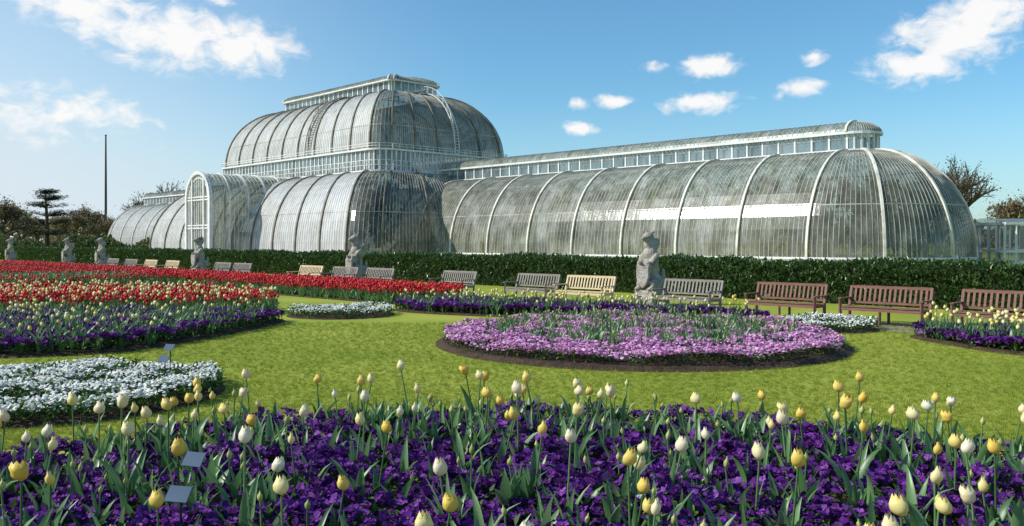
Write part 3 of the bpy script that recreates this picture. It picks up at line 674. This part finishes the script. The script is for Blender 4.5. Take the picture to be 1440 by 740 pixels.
for t,dist,me,s in ((-.60,150,TB,1.1),(-.575,165,TB,.85),(-.615,140,TA,.8),(-.53,190,TB,.95),(-.515,180,TB,.95),(-.50,200,TB,1.2),(-.485,210,TA,1.0),(-.66,150,TB,1.2),(-.555,200,TB,.9),(-.59,200,TB,1.3),(-.70,150,TA,1.2),(-.47,200,TB,.9)):
    at(t,dist,me,'deciduous_tree',s)
for t,dist,s in ((-.405,175,1.75),(-.425,180,1.5),(-.385,185,1.6),(.500,120,1.65),(.518,125,1.5),(.485,130,1.6)): at(t,dist,TC,'bare_tree',s)
for t,dist,me,s in ((.606,75,TB,.72),(.62,80,TA,.8),(.66,78,TB,.7),(.597,95,TB,.62),(.585,110,TA,.5)): at(t,dist,me,'deciduous_tree',s)
# cedar
random.seed(4); b=B(); H=11.; b.tube((0,0,0),(0,0,H*.55),.4,.28,0,8); b.tube((0,0,H*.55),(.3,0,H),.28,.06,0,8)
for z,r in ((3.6,3.9),(5.2,4.4),(6.7,3.9),(8.1,3.2),(9.4,2.4),(10.5,1.4)):
    for i in range(7):
        an=random.random()*6.28; l=r*random.uniform(.6,1.3); e_=np.array([math.cos(an)*l,math.sin(an)*l,z+random.uniform(-.2,.5)])
        b.tube((0,0,z-.4),e_,.1,.03,0,4)
        for k in range(100):
            f=random.uniform(.3,1.08); c=np.array([e_[0]*f,e_[1]*f,z-.4+(e_[2]-z+.4)*f])+np.array([random.gauss(0,.55),random.gauss(0,.55),random.gauss(.05,.15)])
            a1=random.random()*6.28; s_=random.uniform(.2,.45); b.quad([c+np.array([math.cos(a1)*s_,math.sin(a1)*s_,0]),c+np.array([-math.sin(a1)*s_*.5,math.cos(a1)*s_*.5,.12]),c-np.array([math.cos(a1)*s_,math.sin(a1)*s_,-.15])],1,random.random())
cm=b.mesh('cedar',[M_bark,M_cedar],'rnd'); place(cm,'cedar_tree',-.545*130,130,.9)
# distant treeline and shrubbery
n=26000; t=rng.uniform(-1.3,1.3,n); dist=rng.uniform(250,300,n)
hmax=8.0+2.5*np.sin(t*17)+1.8*np.sin(t*41+1)+1.2*np.sin(t*97); z=hmax*rng.random(n)**.7
LTt=leafcard(2.0,1.5); scatter('distant_tree_line',[(LTt,np.column_stack([t*dist,dist,z]),rng.random(n)*6.28,rng.uniform(.5,1.1,n),rng.normal(0,1,n))],[M_tl2],smooth=False)
n=14000; t=rng.uniform(-.85,-.36,n); dist=rng.uniform(125,150,n); hmax=2.0+.7*np.sin(t*60)+.4*np.sin(t*143); z=hmax*rng.random(n)**.8
LTs=leafcard(.7,.5); scatter('shrubbery',[(LTs,np.column_stack([t*dist,dist,z]),rng.random(n)*6.28,rng.uniform(.6,1.2,n),rng.normal(0,1,n))],[M_tl1],smooth=False)
# ================================================================= PLANT LABELS
def label(x,y,z,yaw,w=.13,h=.085):
    e=empty('plant_label',(x,y,0)); b=B(); b.beam((0,0,0),(0,0.01,z),.012,.006); b.obj('stake',[M_pole],e)
    b=B(); b.beam((-w/2,0,0),(w/2,0,0),h,.006); o=b.obj('plate',[M_label],e); o.location=(0,-.012,z); o.rotation_euler=(math.radians(52),0,0); e.rotation_euler=(0,0,yaw)
label(-1.80,4.85,.47,-.35); label(-1.72,4.42,.40,-.25); label(-4.05,10.1,.46,-.3); label(-3.95,9.7,.38,-.3)
# ================================================================= SKY, SUN
SUN_EL=math.radians(37); sd=np.array([-.985,-.10]); sd/=np.linalg.norm(sd)
w=bpy.data.worlds.new('World'); sc.world=w; w.use_nodes=True; nt=w.node_tree; nt.nodes.clear(); L=nt.links
out=N(nt,'ShaderNodeOutputWorld'); sky=N(nt,'ShaderNodeTexSky'); sky.sky_type='NISHITA'; sky.sun_disc=False; sky.sun_elevation=SUN_EL
sky.sun_rotation=math.atan2(sd[0],sd[1]); sky.air_density=1.0; sky.dust_density=.8; sky.ozone_density=3.0; sky.altitude=0
def M(op,*a):
    n=N(nt,'ShaderNodeMath',operation=op)
    for i,x in enumerate(a):
        if isinstance(x,(int,float)): n.inputs[i].default_value=x
        else: L.new(x,n.inputs[i])
    return n.outputs[0]
tc=N(nt,'ShaderNodeTexCoord'); sx=N(nt,'ShaderNodeSeparateXYZ'); L.new(tc.outputs['Generated'],sx.inputs[0])
az=M('MULTIPLY',M('ARCTAN2',sx.outputs[0],sx.outputs[1]),57.2958); el=M('MULTIPLY',M('ARCSINE',sx.outputs[2]),57.2958)
tint=N(nt,'ShaderNodeMix',data_type='RGBA',blend_type='MULTIPLY'); tint.inputs[0].default_value=1; L.new(sky.outputs[0],tint.inputs[6]); tint.inputs[7].default_value=(.72,1.10,1.18,1)
bg=N(nt,'ShaderNodeBackground',Strength=.135); L.new(tint.outputs[2],bg.inputs[0])
cb=N(nt,'ShaderNodeCombineXYZ'); L.new(az,cb.inputs[0]); L.new(M('MULTIPLY',el,1.5),cb.inputs[1])
nz=N(nt,'ShaderNodeTexNoise',Scale=.55,Detail=9.0,Roughness=.58); nz.inputs['Distortion'].default_value=.4; L.new(cb.outputs[0],nz.inputs['Vector'])
acc=None
for (a0,e0,wd,ht,st) in [(-26.5,13.9,4.4,1.8,.9),(-22,12.6,5.4,2.3,1.05),(-17.6,12.3,4.2,2.1,1.05),(-28.1,7.6,6.5,1.9,.6),(-19,15,1,.5,.8),(27.5,12.2,4.0,2.4,1.1),(25.4,10.6,3.9,1.3,1.1),(29.2,13.4,3.0,1.8,1.1),(13.1,11.3,2.2,1.0,1),(12.5,9.05,3.2,.8,1),(18.8,9.7,1.9,.75,.9),(19.5,11.6,1.0,.65,1),(4.4,7.6,1.6,.6,1),(6.9,9.35,1.5,.55,.9),(4.4,9.2,.9,.5,.8),(9.3,11.4,1.2,.5,.6),(45,14,6,2,1),(-48,15,7,2,1),(60,9,5,1.2,1)]:
    ax=M('MULTIPLY',M('SUBTRACT',az,a0),1/wd); ey=M('MULTIPLY',M('SUBTRACT',el,e0),1/ht)
    r=M('SQRT',M('ADD',M('MULTIPLY',ax,ax),M('MULTIPLY',ey,ey))); mk=M('MULTIPLY',M('SUBTRACT',1.0,r),st)
    acc=mk if acc is None else M('MAXIMUM',acc,mk)
dn=M('ADD',acc,M('MULTIPLY',M('SUBTRACT',nz.outputs['Fac'],.5),2.1))
mr=N(nt,'ShaderNodeMapRange',interpolation_type='SMOOTHSTEP'); L.new(dn,mr.inputs[0]); mr.inputs[1].default_value=0.0; mr.inputs[2].default_value=.8; 
msk=N(nt,'ShaderNodeMapRange'); L.new(acc,msk.inputs[0]); msk.inputs[1].default_value=-.35; msk.inputs[2].default_value=.05
fac=M('MULTIPLY',M('MULTIPLY',mr.outputs[0],msk.outputs[0]),.95)
# pale haze low in the sky, stronger towards the sun
hz=N(nt,'ShaderNodeMapRange',interpolation_type='SMOOTHSTEP'); L.new(el,hz.inputs[0]); hz.inputs[1].default_value=11; hz.inputs[2].default_value=-2; hz.inputs[3].default_value=0; hz.inputs[4].default_value=.45
hl=N(nt,'ShaderNodeMapRange',interpolation_type='SMOOTHSTEP'); L.new(az,hl.inputs[0]); hl.inputs[1].default_value=0; hl.inputs[2].default_value=-38; hl.inputs[3].default_value=0; hl.inputs[4].default_value=.8
hf=N(nt,'ShaderNodeMapRange'); L.new(el,hf.inputs[0]); hf.inputs[1].default_value=26; hf.inputs[2].default_value=5; hf.inputs[3].default_value=0; hf.inputs[4].default_value=1
hsum=M('MINIMUM',M('ADD',hz.outputs[0],M('MULTIPLY',hl.outputs[0],hf.outputs[0])),.95)
bg3=N(nt,'ShaderNodeBackground',Strength=.88); bg3.inputs[0].default_value=(.80,.91,1.0,1)
mh=N(nt,'ShaderNodeMixShader'); L.new(hsum,mh.inputs[0]); L.new(bg.outputs[0],mh.inputs[1]); L.new(bg3.outputs[0],mh.inputs[2])
bg2=N(nt,'ShaderNodeBackground',Strength=1.0); bg2.inputs[0].default_value=(1,.985,.97,1)
mx=N(nt,'ShaderNodeMixShader'); L.new(fac,mx.inputs[0]); L.new(mh.outputs[0],mx.inputs[1]); L.new(bg2.outputs[0],mx.inputs[2]); L.new(mx.outputs[0],out.inputs[0])
sl=bpy.data.lights.new('sun','SUN'); sl.energy=5; sl.angle=math.radians(.5); sl.color=(1,.955,.88); so=bpy.data.objects.new('sun',sl); link(so)
dv=Vector((sd[0]*math.cos(SUN_EL),sd[1]*math.cos(SUN_EL),math.sin(SUN_EL))); so.rotation_euler=dv.to_track_quat('Z','Y').to_euler(); so.location=(-30,10,40)
# ================================================================= CAMERA
cd=bpy.data.cameras.new('camera'); cd.lens=30; cd.sensor_width=36; cd.shift_y=-29/1440; cd.clip_start=.05; cd.clip_end=5000
co=bpy.data.objects.new('camera',cd); co.location=(0,0,1.7); co.rotation_euler=(math.radians(90),0,0); link(co); sc.camera=co
sc.view_settings.view_transform='Standard'; sc.view_settings.look='None'; sc.view_settings.exposure=0
